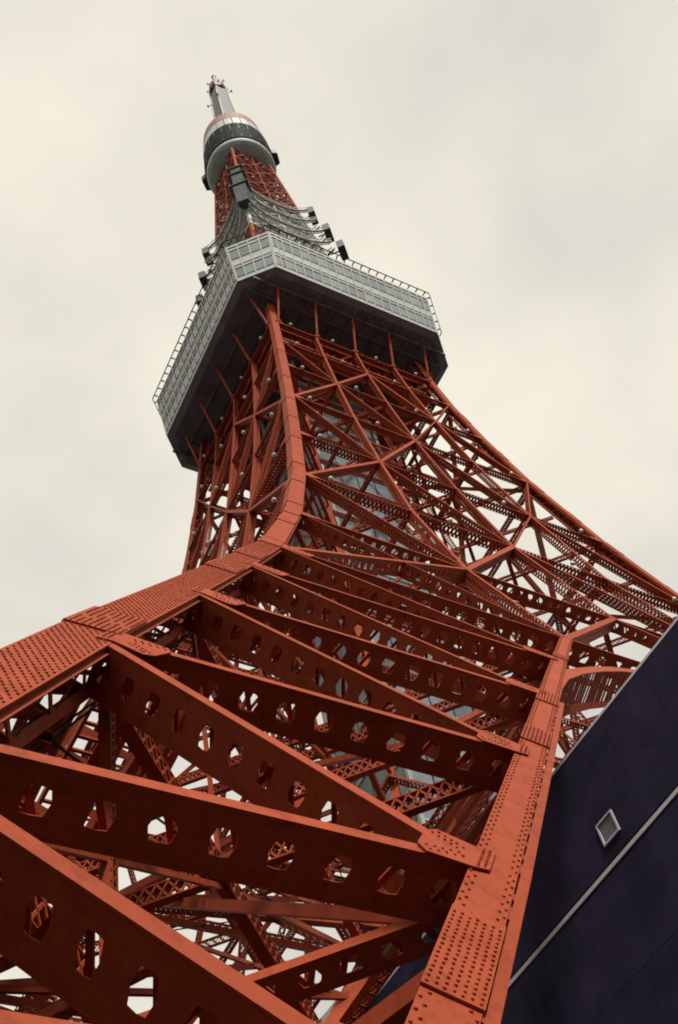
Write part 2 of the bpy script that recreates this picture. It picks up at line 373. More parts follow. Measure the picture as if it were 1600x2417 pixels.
# ------------------------------------------------------------------ the four spread feet (leg, two face chords, inner chord)
FZ = [7.5, 12.8, 20, 28.6, 38.5, 48.6]
FC = [0, 7.5, 12.8, 20, 28.6, 38.5, 48.6]
def mirx(p): return V((-p.x, p.y, p.z))
for mir in (0, 1):
    M = mirx if mir else (lambda p: p)
    # face chord with splices, duct and rivets
    mb = MB()
    for z0, z1 in zip(FC[:-1], FC[1:]):
        member(mb, M(fp(-XI(z0), z0)), M(fp(-XI(z1), z1)), fn((z0+z1)/2), .65, .95, 'lace', tf=.05, pitch=1.1, bw=.12)
    ch = put4(mb, 'face_chord', ORANGE)
    base = ch[0]
    ad = MB(); rvm = MB(); sp = []
    for z0, z1 in zip(FC[:-1], FC[1:]):
        a, b = M(fp(-XI(z0), z0)), M(fp(-XI(z1), z1)); n = fn((z0+z1)/2); t = (b-a).normalized(); s = t.cross(n)
        sg = 1 if s.x > 0 else -1
        if mir: sg = -sg
        if z0 < 28:
            b2 = b if z1 < 28 else a.lerp(b, .97)
            ad.bar(a, b2, n, .15, .16, sg*.435, -.10)
            L = (b2-a).length
            for i in range(int(L/.8)):
                p = a + t*(.8*i+.2); ad.bar(p, p + t*(.25 if i % 3 else .5), n, .08, .05, sg*.34, -.06)
        L = (b-a).length; i = 0
        step = .16 if z0 < 27 else .13
        while (i+1)*step < L:
            p = a + t*((i+.5)*step)
            for u in (-.285, -.215, .215, .285):
                if (i + (1 if abs(u) < .25 else 0)) % 2 == 0 or z0 < 0:
                    rivet(rvm, p + s*u - n*.012, n, .027 if z0 < 27 else .02, .032)
            i += 1
    for zc, ln in ((9.0, 2.0), (21.2, 1.7), (27.2, 1.9), (39.3, 1.2)):
        a, b = M(fp(-XI(zc), zc, .03)), M(fp(-XI(zc+ln), zc+ln, .03)); n = fn(zc+ln/2); m2 = MB()
        m2.bar(a, b, n, .675, .036, 0, -.018); sp.append(m2); t = (b-a).normalized(); s = t.cross(n); L = (b-a).length
        for r in range(7):
            u = -.285 + .57*r/6
            i = 0
            while (i+1)*.14 < L*.93:
                rivet(rvm, a + t*((i+.5 + .25*(r % 2))*.14) + s*u + n*.001, n, .024, .028); i += 1
    duct = ad.obj('cable_duct', ORANGE, base); rr = rvm.obj('rivets', ORANGE, base, 'stuff')
    spo = [q.obj('splice_plate', ORANGE, base) for q in sp]
    for c in ch[1:]:
        for q in [duct, rr] + spo:
            g2 = q.copy(); COL.objects.link(g2); g2.parent = c
    # foot truss in the face plane
    for i, z in enumerate(FZ[:-1]):
        mb = MB(); d = interp(z, [7, 13, 40], [1.0, .95, 1.0])
        a, b = M(fp(-W(z)+S(z)-.1, z)), M(fp(-XI(z)-.3, z))
        member(mb, a, b, fn(z), .17 if mir else .29, d, 'batten' if mir else 'perf', pitch=1.1 if mir else .78, holes=(.74, .74) if mir else ((.48, .44) if z < 22 else (.54, .5))); put4(mb, 'foot_girder', ORANGE)
    for z0, z1 in zip(FZ[:-1], FZ[1:]):
        mb = MB(); d = interp(z0, [7, 13, 40], [1.05, 1.0, 1.0])
        za = z1 - interp(z1, [12.8, 20, 48.6], [1.0, .5, .4]); a, b = M(fp(-W(za)+S(za)-.1, za)), M(fp(-XI(z0)-.3, z0))
        member(mb, a, b, fn((z0+z1)/2), .17 if mir else .29, d, 'batten' if mir else 'perf', pitch=.72, holes=(.68, .68) if mir else ((.46, .42) if z0 < 15 else (.52, .48))); put4(mb, 'foot_diagonal', ORANGE)
    # gussets
    for i, z in enumerate(FZ):
        n = fn(z); x = V((1, 0, 0)); v = n.cross(x).normalized(); v = -v if v.z < 0 else v
        # at the corner leg
        tl = (V((-W(z+1)+S(z), -W(z+1), z+1)) - V((-W(z)+S(z), -W(z), z))).normalized()
        o = fp(-W(z)+S(z), z, .03)
        rvm = MB()
        if i > 0:
            dd = (fp(-XI(FZ[i-1]), FZ[i-1]) - fp(-W(z)+S(z), z)).normalized()
            dp = n.cross(dd); dp = -dp if dp.dot(x) < 0 else dp
            lg = interp(z, [12.8, 20, 48], [.45, 1.0, 1.6])
            pp = [o + tl*.55 - x*.30, o + tl*.5, o + x*lg + v*.17, o + x*lg - v*.10, o + dd*(lg*.95) + dp*.12, o + dd*(lg*.95) - dp*.17, o - tl*.55, o - tl*.6 - x*.3]
            for q in range(5 if lg > .8 else 0):
                for e in (-.07, .07):
                    rivet(rvm, o + x*(.3+(lg-.42)/4*q) + v*e, n, .026, .03); rivet(rvm, o + dd*(.4+(lg*.95-.52)/4*q) + dp*e, n, .026, .03)
            for q in range(7):
                for e in (-.22, -.12): rivet(rvm, o + tl*(-.42+.13*q) + x*e, n, .026, .03)
            pp = [M(p) for p in pp]
            if mir: pp = pp[::-1]
            mb = MB(); mb.poly_plate(pp, n, .028); oo = put4(mb, 'gusset_plate', ORANGE)
            if mir == 0: oo[0].name = 'gusset_plate'
            for vtx in range(len(rvm.v)): 
                if mir: rvm.v[vtx] = (-rvm.v[vtx][0],) + tuple(rvm.v[vtx][1:])
            r0 = rvm.obj('rivets', ORANGE, oo[0], 'stuff')
            for c in oo[1:]:
                g2 = r0.copy(); COL.objects.link(g2); g2.parent = c
        # at the face chord
        if i < len(FZ)-1:
            tl = (fp(-XI(z+1), z+1) - fp(-XI(z), z)).normalized()
            o = fp(-XI(z)-.325, z, .034)
            dd = (fp(-W(FZ[i+1])+S(FZ[i+1]), FZ[i+1]) - fp(-XI(z)-.3, z)).normalized()
            dp = n.cross(dd); dp = -dp if dp.dot(tl) < 0 else dp
            lg = interp(z, [8, 20, 40], [.8, 1.0, 1.4]); rvm = MB()
            pp = [o + tl*.62 + x*.26, o + tl*.55, o + dd*lg + dp*.17, o + dd*lg*.97 - dp*.13, o - x*lg + v*.10, o - x*lg*.97 - v*.17, o - tl*.42, o - tl*.42 + x*.26]
            for q in range(5):
                for e in (-.07, .07):
                    rivet(rvm, o - x*(.25+(lg-.37)/4*q) + v*e, n, .026, .03); rivet(rvm, o + dd*(.3+(lg-.42)/4*q) + dp*e, n, .026, .03)
            for q in range(8):
                for e in (.06, .17): rivet(rvm, o + tl*(-.34+.12*q) + x*e, n, .026, .03)
            pp = [M(p) for p in pp]
            if mir: pp = pp[::-1]
            mb = MB(); mb.poly_plate(pp, n, .028); oo = put4(mb, 'gusset_plate', ORANGE)
            for vtx in range(len(rvm.v)):
                if mir: rvm.v[vtx] = (-rvm.v[vtx][0],) + tuple(rvm.v[vtx][1:])
            r0 = rvm.obj('rivets', ORANGE, oo[0], 'stuff')
            for c in oo[1:]:
                g2 = r0.copy(); COL.objects.link(g2); g2.parent = c
    # inner side of the foot: face chord to inner chord, in the plane x = -XI
    def ip(v, z): return M(V((-XI(z), v, z)))
    nx = V((1 if not mir else -1, 0, .69)).normalized()
    for i, z in enumerate(FZ):
        if not mir and z < 15: continue
        mb = MB(); member(mb, ip(-W(z)+.9, z), ip(-XI(z), z), -nx, .18, .7, 'xlace', pitch=.9, bw=.07); put4(mb, 'inner_girder', ORANGE)
    for i, (z0, z1) in enumerate(zip(FC[:-1], FC[1:])):
        if not mir and z0 < 15: continue
        mb = MB()
        member(mb, ip(-W(z0)+.9, z0), ip(-XI(z1), z1), -nx, .18, .5, 'xlace', pitch=.8, bw=.06)
        if i % 2 == 0: member(mb, ip(-XI(z0), z0), ip(-W(z1)+.9, z1), -nx, .16, .45, 'xlace', pitch=.7, bw=.06)
        put4(mb, 'inner_diagonal', ORANGE)
# inner chord of each foot and plan bracing
mb = MB()
for z0, z1 in zip(FC[:-1], FC[1:]):
    member(mb, (-XI(z0), -XI(z0), z0), (-XI(z1), -XI(z1), z1), (-1, -1, 0), .8, .8, 'batten', pitch=1.0, holes=(.6, .6))
put4(mb, 'inner_chord', ORANGE)
for z in FZ:
    mb = MB()
    member(mb, (-W(z)+1.2, -W(z)+1.2, z), (-XI(z)-.3, -XI(z)-.3, z), (0, 0, -1), .3, .6, 'xlace'); put4(mb, 'plan_brace', ORANGE)
    mb = MB()
    if z == 12.8: member(mb, (-XI(z)-.3, -W(z)+.9, z-.05), (-W(z)+.9, -XI(z)-.3, z-.05), (-1, -1, .5), .2, .55, 'perf', pitch=.6, holes=(.56, .5))
    else: member(mb, (-XI(z)-.3, -W(z)+.9, z-.05), (-W(z)+.9, -XI(z)-.3, z-.05), (0, 0, -1), .22, .5, 'xlace')
    put4(mb, 'plan_brace', ORANGE)
def F1(z): return V((-XI(z), -W(z)+.9, z))
def F2(z): return V((-W(z)+.9, -XI(z), z))
def IC(z): return V((-XI(z), -XI(z), z))
def AI(z): return V((-W(z)+1.3, -W(z)+1.3, z))
for a, b in ((F1(12.4), F2(28.6)), (F2(20), F1(38.5)), (F1(28.6), F2(48.6))):
    mb = MB(); mb.bar(a, b, (0, 0, 1), .17, .22); mb.bar(a + V((0, 0, -.13)), b + V((0, 0, -.13)), (0, 0, 1), .26, .03); put4(mb, 'foot_tie', ORANGE)
mb = MB(); a = F1(10.7); b = F2(10.7)*.35 + IC(10.7)*.65; mb.bar(a, b, (0, 0, 1), .22, .26); mb.bar(a + V((0, 0, -.15)), b + V((0, 0, -.15)), (0, 0, 1), .32, .04); put4(mb, 'foot_tie', ORANGE)
# secondary struts, ladders and hangers inside each foot
random.seed(21)
for z in (10, 16.4, 24.3, 33.5, 43.5):
    for A, B in ((AI(z), F2(z)),):
        if z < 12: continue
        mb = MB(); member(mb, A, B, (0, 0, -1), .42, .3, 'batten', pitch=.5, holes=(.6, .6))
        t = (B-A).normalized(); L = (B-A).length; sd_ = V((0, 0, 1)).cross(t)
        for i in range(int(L/.45)): mb.bar(A + t*(.45*i+.2) + sd_*.8, A + t*(.45*i+.2) + sd_*.2, (0, 0, 1), .1, .06)
        mb.bar(A + sd_*.8, B + sd_*.8, (0, 0, 1), .09, .2)
        put4(mb, 'ladder_strut', ORANGE)
for q in range(14):      # thin cables strung through the foot
    pk = lambda f: (f(random.uniform(9, 46)))
    A, B = pk(random.choice((F2, AI, IC))), pk(random.choice((F2, AI, IC)))
    if (A-B).length < 4: continue
    mb = MB(); mb.thin(A, B, (0, 0, 1), .035, .035); put4(mb, 'cable', BLACK)
zz = [12.8, 20, 28.6, 38.5, 48.6]
for z0, z1 in zip(zz[:-1], zz[1:]):
    zm = (z0+z1)/2
    for A, B in ((F2(z0), IC(zm)), (IC(zm), F2(z1)), (AI(z0), (F1(z1)+F2(z1))*.5), ((F1(z0)+F2(z0))*.5, AI(z1)), (F2(z0).lerp(AI(z0), .5), F2(z1)), ((F1(z0)+F2(z0))*.5, IC(z1)), (F2(z0), (F1(zm)+F2(zm))*.5)):
        mb = MB(); th = random.choice((.09, .12, .2))
        if th == .2: member(mb, A, B, (-1, -1, 0), .24, .24, 'xlace', pitch=.45, bw=.045, tf=.02)
        else: mb.bar(A, B, (0, 0, 1), th, th*1.4)
        put4(mb, 'strut', ORANGE)

# ------------------------------------------------------------------ arch of each face
mb = MB()
AP = [(-26.9, 28.9), (-25.3, 31.2), (-23.2, 34.0), (-20.6, 36.9), (-17.5, 39.9), (-14.8, 42.2), (-11.8, 44.3), (-8.2, 45.9), (-4.2, 46.8), (0, 47.1)]
AP = AP + [(-x, z) for x, z in AP[-2::-1]]
for (x0, z0), (x1, z1) in zip(AP[:-1], AP[1:]):
    zm = (z0+z1)/2
    a, b = fp(x0, z0, -.02), fp(x1, z1, -.02)
    mb.bar(a, b, fn(zm), .55, .05, 0, -.03); mb.bar(a, b, fn(zm), .55, .05, 0, -1.7)
    t = (b-a).normalized(); n = fn(zm); s = t.cross(n); L = (b-a).length; k = max(2, round(L/.55))
    for i in range(k):
        p = a + t*(L*(i+.5)/k)
        for e in (-.25, .25): mb.bar(p + s*e - n*.05, p + s*e - n*1.68, t, .03, .22)
put4(mb, 'arch_rib', ORANGE)
# spandrel posts between arch and the ring girder
for x, z in ((-20.6, 36.9), (-8.2, 45.9)):
    pass

HS_ = 4.9
# ------------------------------------------------------------------ inside: diaphragms, inner posts
for z in LV:
    w = W(z) - size(z) - .1; d = interp(z, [48, 135], [.8, .5])
    mb = MB(); member(mb, (-w, 0, z), (0, -w, z), (0, 0, -1), .3, d, 'xlace', pitch=1.1); put4(mb, 'plan_brace', ORANGE)
    f = interp(z, [48.6, 64, 135], [.44, .475, .475])*W(z)
    mb = MB(); member(mb, (-f, -w, z+.02), (-f, w, z+.02), (0, 0, -1), .28, d, 'xlace', pitch=1.2); put4(mb, 'cross_girder', ORANGE)
    mb = MB(); member(mb, (-W(z)+1.0, -W(z)+1.0, z-.04), (-f, -f, z-.04), (0, 0, -1), .28, d, 'xlace', pitch=1.2); put4(mb, 'plan_brace', ORANGE)
mb = MB()
for z0, z1 in zip(LV[:-1], LV[1:]):
    f0 = interp(z0, [48.6, 64, 135], [.44, .475, .475])*W(z0); f1 = interp(z1, [48.6, 64, 135], [.44, .475, .475])*W(z1)
    member(mb, (-f0, -f0, z0), (-f1, -f1, z1), (-1, -1, 0), .5, .5, 'xlace', pitch=1.0)
put4(mb, 'inner_post', ORANGE)
for r, (z0, z1) in enumerate(zip(LV[:-1], LV[1:])):
    f0 = .46*W(z0); f1 = .46*W(z1)
    for sg in (1, -1):
        mb = MB(); member(mb, (-f0*sg, -f0, z0), (f1*sg*.0, -f1, z1), (0, -1, 0), .24, .45, 'xlace', pitch=1.0); put4(mb, 'inner_diagonal', ORANGE)

for z0, z1 in zip(LV[:-1], LV[1:]):
    for f_ in (.5,):
        z = z0 + (z1-z0)*f_; h = .475*W(z); w = W(z) - 1.2
        mb = MB(); member(mb, (-h, -h, z), (h, -h, z), (0, -1, 0), .24, .5, 'xlace', bw=.07); put4(mb, 'inner_ring', ORANGE)
        mb = MB(); member(mb, (-w, -w, z), (-HS_, -HS_, z + .8), (0, 0, -1), .2, .45, 'xlace', bw=.07); put4(mb, 'tie_girder', ORANGE)
# ------------------------------------------------------------------ lift shaft in the middle
HS = 4.6
mb = MB()
for z in [30 + 3.3*i for i in range(34)]:
    for a, b in (((-HS, -HS), (HS, -HS)), ((HS, -HS), (HS, HS)), ((HS, HS), (-HS, HS)), ((-HS, HS), (-HS, -HS))):
        mb.bar((*a, z), (*b, z), (0, 0, 1), .16, .22)
for sx in (-1, 1):
    for sy in (-1, 1): mb.bar((sx*HS, sy*HS, 24), (sx*HS, sy*HS, 142), (1, 0, 0), .35, .35)
shaft = mb.obj('lift_shaft', WHITE, TOWER)
pm = MB(); pm.box((-1.02, -.03, 0), (1.02, .03, 3.0)); pme = None
random.seed(3)
dm = MB()
for side in range(4):
    ang = [0, -math.pi/2, math.pi/2, math.pi][side]
    for i in range(33):
        for j in range(4):
            z = 30.15 + 3.3*i; u = -HS + .25 + 1.02 + j*2.18 - .13
            c = math.cos(ang); s_ = math.sin(ang); p = V((u*c + (HS-.05)*s_, u*s_ - (HS-.05)*c, z))
            if side < 2:
                if pme is None:
                    o = pm.obj('shaft_panel', SHAFT, shaft); pme = o.data
                else:
                    o = bpy.data.objects.new('shaft_panel', pme); COL.objects.link(o); o.parent = shaft
                o.location = p; o.rotation_euler = (0, 0, ang)
            else:
                q = [V((a, b, cc)) for cc in (0, 3.0) for a, b in ((-1.02, -.03), (1.02, -.03), (1.02, .03), (-1.02, .03))]
                dm.hexa([p + V((v.x*c - v.y*s_, v.x*s_ + v.y*c, v.z)) for v in q])
dm.obj('shaft_panels', SHAFT, shaft, 'stuff')
im = MB(); im.box((-HS+.4, -HS+.4, 24), (HS-.4, HS-.4, 142)); im.obj('shaft_core', SHAFTD, shaft)

# ------------------------------------------------------------------ main observation deck
def octo(h, c, z): return [V(p) for p in ((-h, -h+c, z), (-h+c, -h, z), (h-c, -h, z), (h, -h+c, z), (h, h-c, z), (h-c, h, z), (-h+c, h, z), (-h, h-c, z))]
ZB, ZT = 142.85, 152.88
OB, OT = octo(15.0, 3.557, ZB), octo(16.0, 4.216, ZT)
ci = octo(14.86, 3.52, ZB); ct = octo(15.86, 4.18, ZT)
mb = MB(); k = 8
mb.add(ci + ct, [tuple(range(7, -1, -1)), tuple(range(8, 16))] + [(i, (i+1) % 8, 8+(i+1) % 8, 8+i) for i in range(8)])
deck = mb.obj('observation_deck', DECKG, TOWER)
# soffit with downstand rim and ribs
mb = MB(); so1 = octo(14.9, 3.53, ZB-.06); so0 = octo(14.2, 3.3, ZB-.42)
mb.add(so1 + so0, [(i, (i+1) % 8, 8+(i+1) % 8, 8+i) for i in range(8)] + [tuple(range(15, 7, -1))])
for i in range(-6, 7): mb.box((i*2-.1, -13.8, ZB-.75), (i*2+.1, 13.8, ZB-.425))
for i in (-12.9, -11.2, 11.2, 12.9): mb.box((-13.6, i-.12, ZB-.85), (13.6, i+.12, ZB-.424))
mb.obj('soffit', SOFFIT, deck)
FR = [(0.0, .05, 'w'), (.143, .157, 'k'), (.155, .39, 'g'), (.388, .402, 'k'), (.40, .475, 's'), (.475, .57, 'w'), (.573, .587, 'k'), (.585, .655, 's'), (.653, .667, 'k'), (.665, .89, 'g'), (.888, .902, 'k'), (.90, .965, 's'), (.965, 1.0, 'w'), (.055, .07, 'k'), (.07, .145, 's')]
for sd_ in range(8):
    b0, b1, t0, t1 = OB[sd_], OB[(sd_+1) % 8], OT[sd_], OT[(sd_+1) % 8]
    L = (b1-b0).length
    if L < 8: cuts = [i/4 for i in range(5)]
    else:
        ws = [.9, .75] + [1.223]*16 + [.75, .9]; tot = sum(ws); cuts = [0]
        for q in ws: cuts.append(cuts[-1] + q/tot)
    nrm = ((b1-b0).cross(t0-b0)).normalized()
    def PT(u, f, off):   # u along the side, f fraction from the top
        return (t0.lerp(t1, u)).lerp(b0.lerp(b1, u), f) + nrm*off
    def slab(mb, u0, u1, f0, f1, o0, o1):
        mb.hexa([PT(u0, f1, o0), PT(u1, f1, o0), PT(u1, f1, o1), PT(u0, f1, o1), PT(u0, f0, o0), PT(u1, f0, o0), PT(u1, f0, o1), PT(u0, f0, o1)])
    bm = {'w': MB(), 'k': MB(), 's': MB()}
    mu = .07/L
    for u0, u1 in zip(cuts[:-1], cuts[1:]):
        for f0, f1, c in FR:
            if c == 'g':
                q = MB(); slab(q, u0+mu, u1-mu, f0, f1, -.1, -.005); q.obj('window_pane', GLASS, deck)
            elif c == 'w' and f1-f0 > .07:
                slab(bm['w'], u0+mu, u1-mu, f0, f1, -.1, .02)
            elif c == 'k':
                slab(bm['k'], u0+mu, u1-mu, f0, f1, -.1, .04)
            elif c == 's':
                slab(bm['s'], u0+mu, u1-mu, f0, f1, -.1, .0)
    slab(bm['w'], 0, 1, 0, .05, -.1, .06); slab(bm['w'], 0, 1, .965, 1.0, -.1, .06)
    bm['w'].obj('fascia_band', DECKW, deck, 'stuff'); bm['k'].obj('window_transom', BLACK, deck, 'stuff'); bm['s'].obj('spandrel_strip', DECKG, deck, 'stuff')
    for i, u in enumerate(cuts[:-1]):
        q = MB(); mw = (.16 if i == 0 else .065)/L
        slab(q, u-mw if i else u, u+mw, .05, .965, -.1, .085); q.obj('mullion', DECKW, deck)
        if i and L > 8:
            q = MB(); slab(q, u+mw, u+mw+.07/L, .06, .955, -.1, .03); q.obj('mullion_gasket', BLACK, deck)
    if True:
        q = MB(); slab(q, 1-.16/L, 1, .05, .965, -.1, .083); q.obj('mullion', DECKW, deck)
mb = MB(); mb.add(octo(15.9, 4.2, ZT+.02) + octo(15.9, 4.2, ZT+.35), [tuple(range(8, 16))] + [(i, (i+1) % 8, 8+(i+1) % 8, 8+i) for i in range(8)])
mb.obj('deck_roof', GREYST, deck)
# gondola rail round the roof
rail = MB(); RO = octo(16.5, 4.4, ZT+.85)
rail.tube(RO + [RO[0]], .07, 6); ro = rail.obj('roof_rail', BLACK, deck)
for i in range(8):
    a, b = RO[i], RO[(i+1) % 8]; e0, e1 = OT[i], OT[(i+1) % 8]; L = (b-a).length; kk = max(2, round(L/1.22))
    inw = (V((0, 0, a.z)) - (a+b)/2).normalized()
    for j in range(kk):
        f = (j+.5)/kk; p = a.lerp(b, f); e = e0.lerp(e1, f) + V((0, 0, .3)) + inw*.15
        mb = MB(); q = p + inw*.5 + V((0, 0, .1)); mb.bar(p, q, (0, 0, 1), .13, .16); mb.bar(q, e, inw, .09, .09)
        mb.obj('rail_bracket', BLACK, deck)
# brackets from the tower head to the soffit
for u in (-.92, -.465, 0.0, .465, .92):
    mb = MB(); a = V((u*11.25, -11.3, 135.3)); b = V((u*11.2, -12.95, ZB-.44))
    mb.bar(a, b, (0, -1, -.2), .2, .22); mb.bar(a + V((-.35, 0, -.3)), a + V((.35, 0, .25)), (0, -1, 0), .3, .12); put4(mb, 'deck_bracket', ORANGE)
# head frame under the deck, set back behind the top ring
mb = MB()
for i in range(8):
    u = -1 + i/4; h = W(138) - 1.6
    member(mb, (u*h, -h, 134.6), ((u+.25)*h, -h, 142.2), (0, -1, 0), .18, .35, 'xlace')
    member(mb, (u*h, -h, 142.2), ((u+.25)*h, -h, 134.6), (0, -1, 0), .18, .35, 'xlace')
put4(mb, 'head_frame', ORANGE)
for q in range(3):
    z = 130 + 3.4*q; h = W(z) - 1.2
    mb = MB(); member(mb, (-h, -h, z), (h, -h, z), (0, -1, 0), .3, .7, 'xlace', bw=.12); put4(mb, 'ring_girder', ORANGE)

# ------------------------------------------------------------------ tower above the deck
def band(z): return WHITE if 187 < z < 211 else ORANGE
segs = [z for z in UZ]
for nm, zs, mt in (('upper_leg', [142.8, 153, 160, 167, 174, 181, 188], ORANGE), ('upper_leg', [188, 195, 202, 209, 211], WHITE), ('upper_leg', [211, 216, 223, 230, 237, 243.5], ORANGE), ('upper_leg', [243.5, 246.3], WHITE)):
    o = leg_mesh(zs).obj(nm, mt, TOWER)
    for k in (1, 2, 3): copy_rot(o, k, TOWER)
for i, (z0, z1) in enumerate(zip(UZ[1:-1], UZ[2:])):
    zm = (z0+z1)/2; mt = band(zm); w0, w1, s0 = W(z0), W(z1), S(z0); d = .5 if zm < 215 else .35
    mb = MB(); member(mb, fp(-w0+s0, z0), fp(w0-s0, z0), fn(zm), .22, d*1.2, 'xlace'); put4(mb, 'upper_girder', mt)
    for sg in (-1, 1):
        mb = MB(); member(mb, fp(sg*(w0-s0), z0), fp(0, z1), fn(zm), .2, d, 'lace'); put4(mb, 'upper_brace', mt)
        mb = MB(); member(mb, fp(0, z0), fp(sg*(w1-s0), z1), fn(zm), .2, d, 'lace'); put4(mb, 'upper_brace', mt)
    mb = MB(); member(mb, fp(0, z0), fp(0, z1), fn(zm), .2, d, 'lace'); put4(mb, 'upper_post', mt)
    mb = MB(); member(mb, fp(-W(zm)+s0, zm), fp(W(zm)-s0, zm), fn(zm), .14, d, 'xlace'); member(mb, (-W(zm)+.8, -W(zm)+1.2, zm), (W(zm)-.8, -W(zm)+1.2, zm), (0, -1, 0), .2, .5, 'xlace')
    put4(mb, 'upper_rail', mt)
    mb = MB(); h = W(zm)*.55
    for sg in (-1, 1): member(mb, (-h*sg, -h, z0), (h*sg, -h, z1), (0, -1, 0), .2, .5, 'xlace')
    put4(mb, 'upper_inner_brace', mt)
    mb = MB(); member(mb, (-w0+.5, 0, z0), (0, -w0+.5, z0), (0, 0, -1), .25, .4, 'xlace'); put4(mb, 'upper_plan_brace', mt)
mb = MB(); mb.tube([(0, 0, 152), (0, 0, 246)], 1.6, 12); mb.obj('upper_lift_tube', GREYST, TOWER)
# white galleries sagging round the band
for z in (191, 197, 203, 209):
    mb = MB(); w = W(z)
    pts = []
    for i in range(13):
        f = -1 + i/6; pts.append(V((f*(w+.6), -(w + .25 + 1.3*(abs(f)**3)), z - .9*(1-f*f))))
    for a, b in zip(pts[:-1], pts[1:]):
        mb.bar(a, b, (0, 0, 1), .34, .14); mb.bar(a + V((0, .5, .3)), b + V((0, .5, .3)), (0, 0, 1), .16, .12); mb.bar(a + V((0, -.2, 1.0)), b + V((0, -.2, 1.0)), (0, 0, 1), .07, .07)
        mb.thin(a + V((0, -.2, .05)), a + V((0, -.2, 1)), (0, 1, 0), .06, .06)
        mb.thin(a + V((0, -.2, .05)), b + V((0, -.2, 1)), (0, 1, 0), .05, .05)
    put4(mb, 'gallery', WHITE)
# antenna boxes at the corners of the band
for z, hw, hh in ((213.2, 1.15, 2.0), (206.8, 1.25, 3.6), (198.6, 1.4, 3.9)):
    mb = MB(); w = W(z) + .9
    c = V((-w, -w, z)); u = V((1, -1, 0)).normalized(); o = V((-1, -1, 0)).normalized()
    q = []
    for zz, e in ((-hh, .82), (hh, 1.0)):
        for a, b in ((-hw, -.9), (hw, -.9), (hw*.8, 1.1), (-hw*.8, 1.1)): q.append(c + u*(a*e) + o*(b*e) + V((0, 0, zz)))
    mb.hexa(q); ab = mb.obj('antenna_box', BOXG, TOWER)
    m2 = MB(); m2.bar(c + u*(-hw*1.2) + o*.2 + V((0, 0, hh+.12)), c + u*(hw*1.2) + o*.2 + V((0, 0, hh+.12)), (0, 0, 1), 2.4, .1)
    m2.obj('platform', GREYST, ab)
    copy_rot(ab, 2, TOWER)
# flat panel antennas sticking out at two corners
for k in (1, 3):
    for z, out_ in ((207.5, .95), (197, 1.35), (187.6, 1.6)):
        mb = MB(); w = W(z) + out_
        c = V((-w, -w, z)); u = V((1, -1, 0)).normalized(); o = V((-1, -1, 0)).normalized()
        q = [c + u*a + o*b + V((0, 0, zz)) for zz in (-1.3, 1.3) for a, b in ((-1.25, -.5), (1.25, -.5), (1.25, .6), (-1.25, .6))]
        mb.hexa(q); mb.bar(c - o*.4, c - o*(out_*1.2), (0, 0, 1), .2, .2)
        [mb.bar(c + u*x_ + o*.62 + V((0, 0, -1.28)), c + u*x_ + o*.62 + V((0, 0, 1.28)), o, .08, .06) for x_ in (-1.2, -.4, .4, 1.2)]; [mb.bar(c + u*-1.24 + o*.63 + V((0, 0, z_)), c + u*1.24 + o*.63 + V((0, 0, z_)), o, .08, .06) for z_ in (-1.25, 0, 1.25)]; oo = mb.obj('panel_antenna', DKGREY, TOWER); oo.rotation_euler = (0, 0, k*math.pi/2)

# ------------------------------------------------------------------ upper observation deck
def lathe(mb, prof, k=48):
    for (r0, z0), (r1, z1) in zip(prof[:-1], prof[1:]):
        for i in range(k):
            a, b = 2*math.pi*i/k, 2*math.pi*(i+1)/k
            mb.add([(r0*math.cos(a), r0*math.sin(a), z0), (r0*math.cos(b), r0*math.sin(b), z0), (r1*math.cos(b), r1*math.sin(b), z1), (r1*math.cos(a), r1*math.sin(a), z1)], [(0, 1, 2, 3)])
mb = MB(); lathe(mb, [(.01, 243.9), (3.0, 244.0), (5.0, 244.25), (6.2, 244.55), (6.8, 244.9), (7.0, 245.3), (7.0, 245.8), (6.5, 246.3)]); ud = mb.obj('upper_deck', BOWL, TOWER, smooth=True)
mb = MB(); lathe(mb, [(6.3, 245.9), (7.15, 246.4), (7.25, 249.5), (7.1, 253.5), (6.9, 257.9), (6.2, 258.0)]); mb.obj('dark_drum', DKGLASS, ud)
for i in range(24):
    a = 2*math.pi*(i+.5)/24
    mb = MB(); p = V((7.16*math.cos(a), 7.16*math.sin(a), 247)); q = V((6.95*math.cos(a), 6.95*math.sin(a), 257.6)); mb.bar(p, q, (math.cos(a), math.sin(a), 0), .12, .14)
    mb.obj('drum_mullion', DKGREY, ud)
for i in range(24):
    a0, a1 = 2*math.pi*i/24 + .012, 2*math.pi*(i+1)/24 - .012
    q = MB(); pts = []
    for z, r in ((258.02, 6.95), (263.9, 6.58)):
        for rr in (r, r-.3):
            for a in (a0, (a0+a1)/2, a1): pts.append((rr*math.cos(a), rr*math.sin(a), z))
    q.add(pts, [(0, 1, 7, 6), (1, 2, 8, 7), (3, 9, 10, 4), (4, 10, 11, 5), (0, 6, 9, 3), (2, 5, 11, 8), (0, 3, 4, 1), (1, 4, 5, 2), (6, 7, 10, 9), (7, 8, 11, 10)])
    q.obj('white_panel', DECKW, ud)
mb = MB(); lathe(mb, [(6.2, 263.95), (6.62, 263.95), (6.3, 269.3), (6.2, 269.5), (.01, 269.6)]); mb.obj('red_band', mat('weathered_red', (.20, .075, .055), .7), ud)
mb = MB(); lathe(mb, [(6.3, 257.9), (6.3, 264.0)]); mb.obj('panel_backing', BLACK, ud)
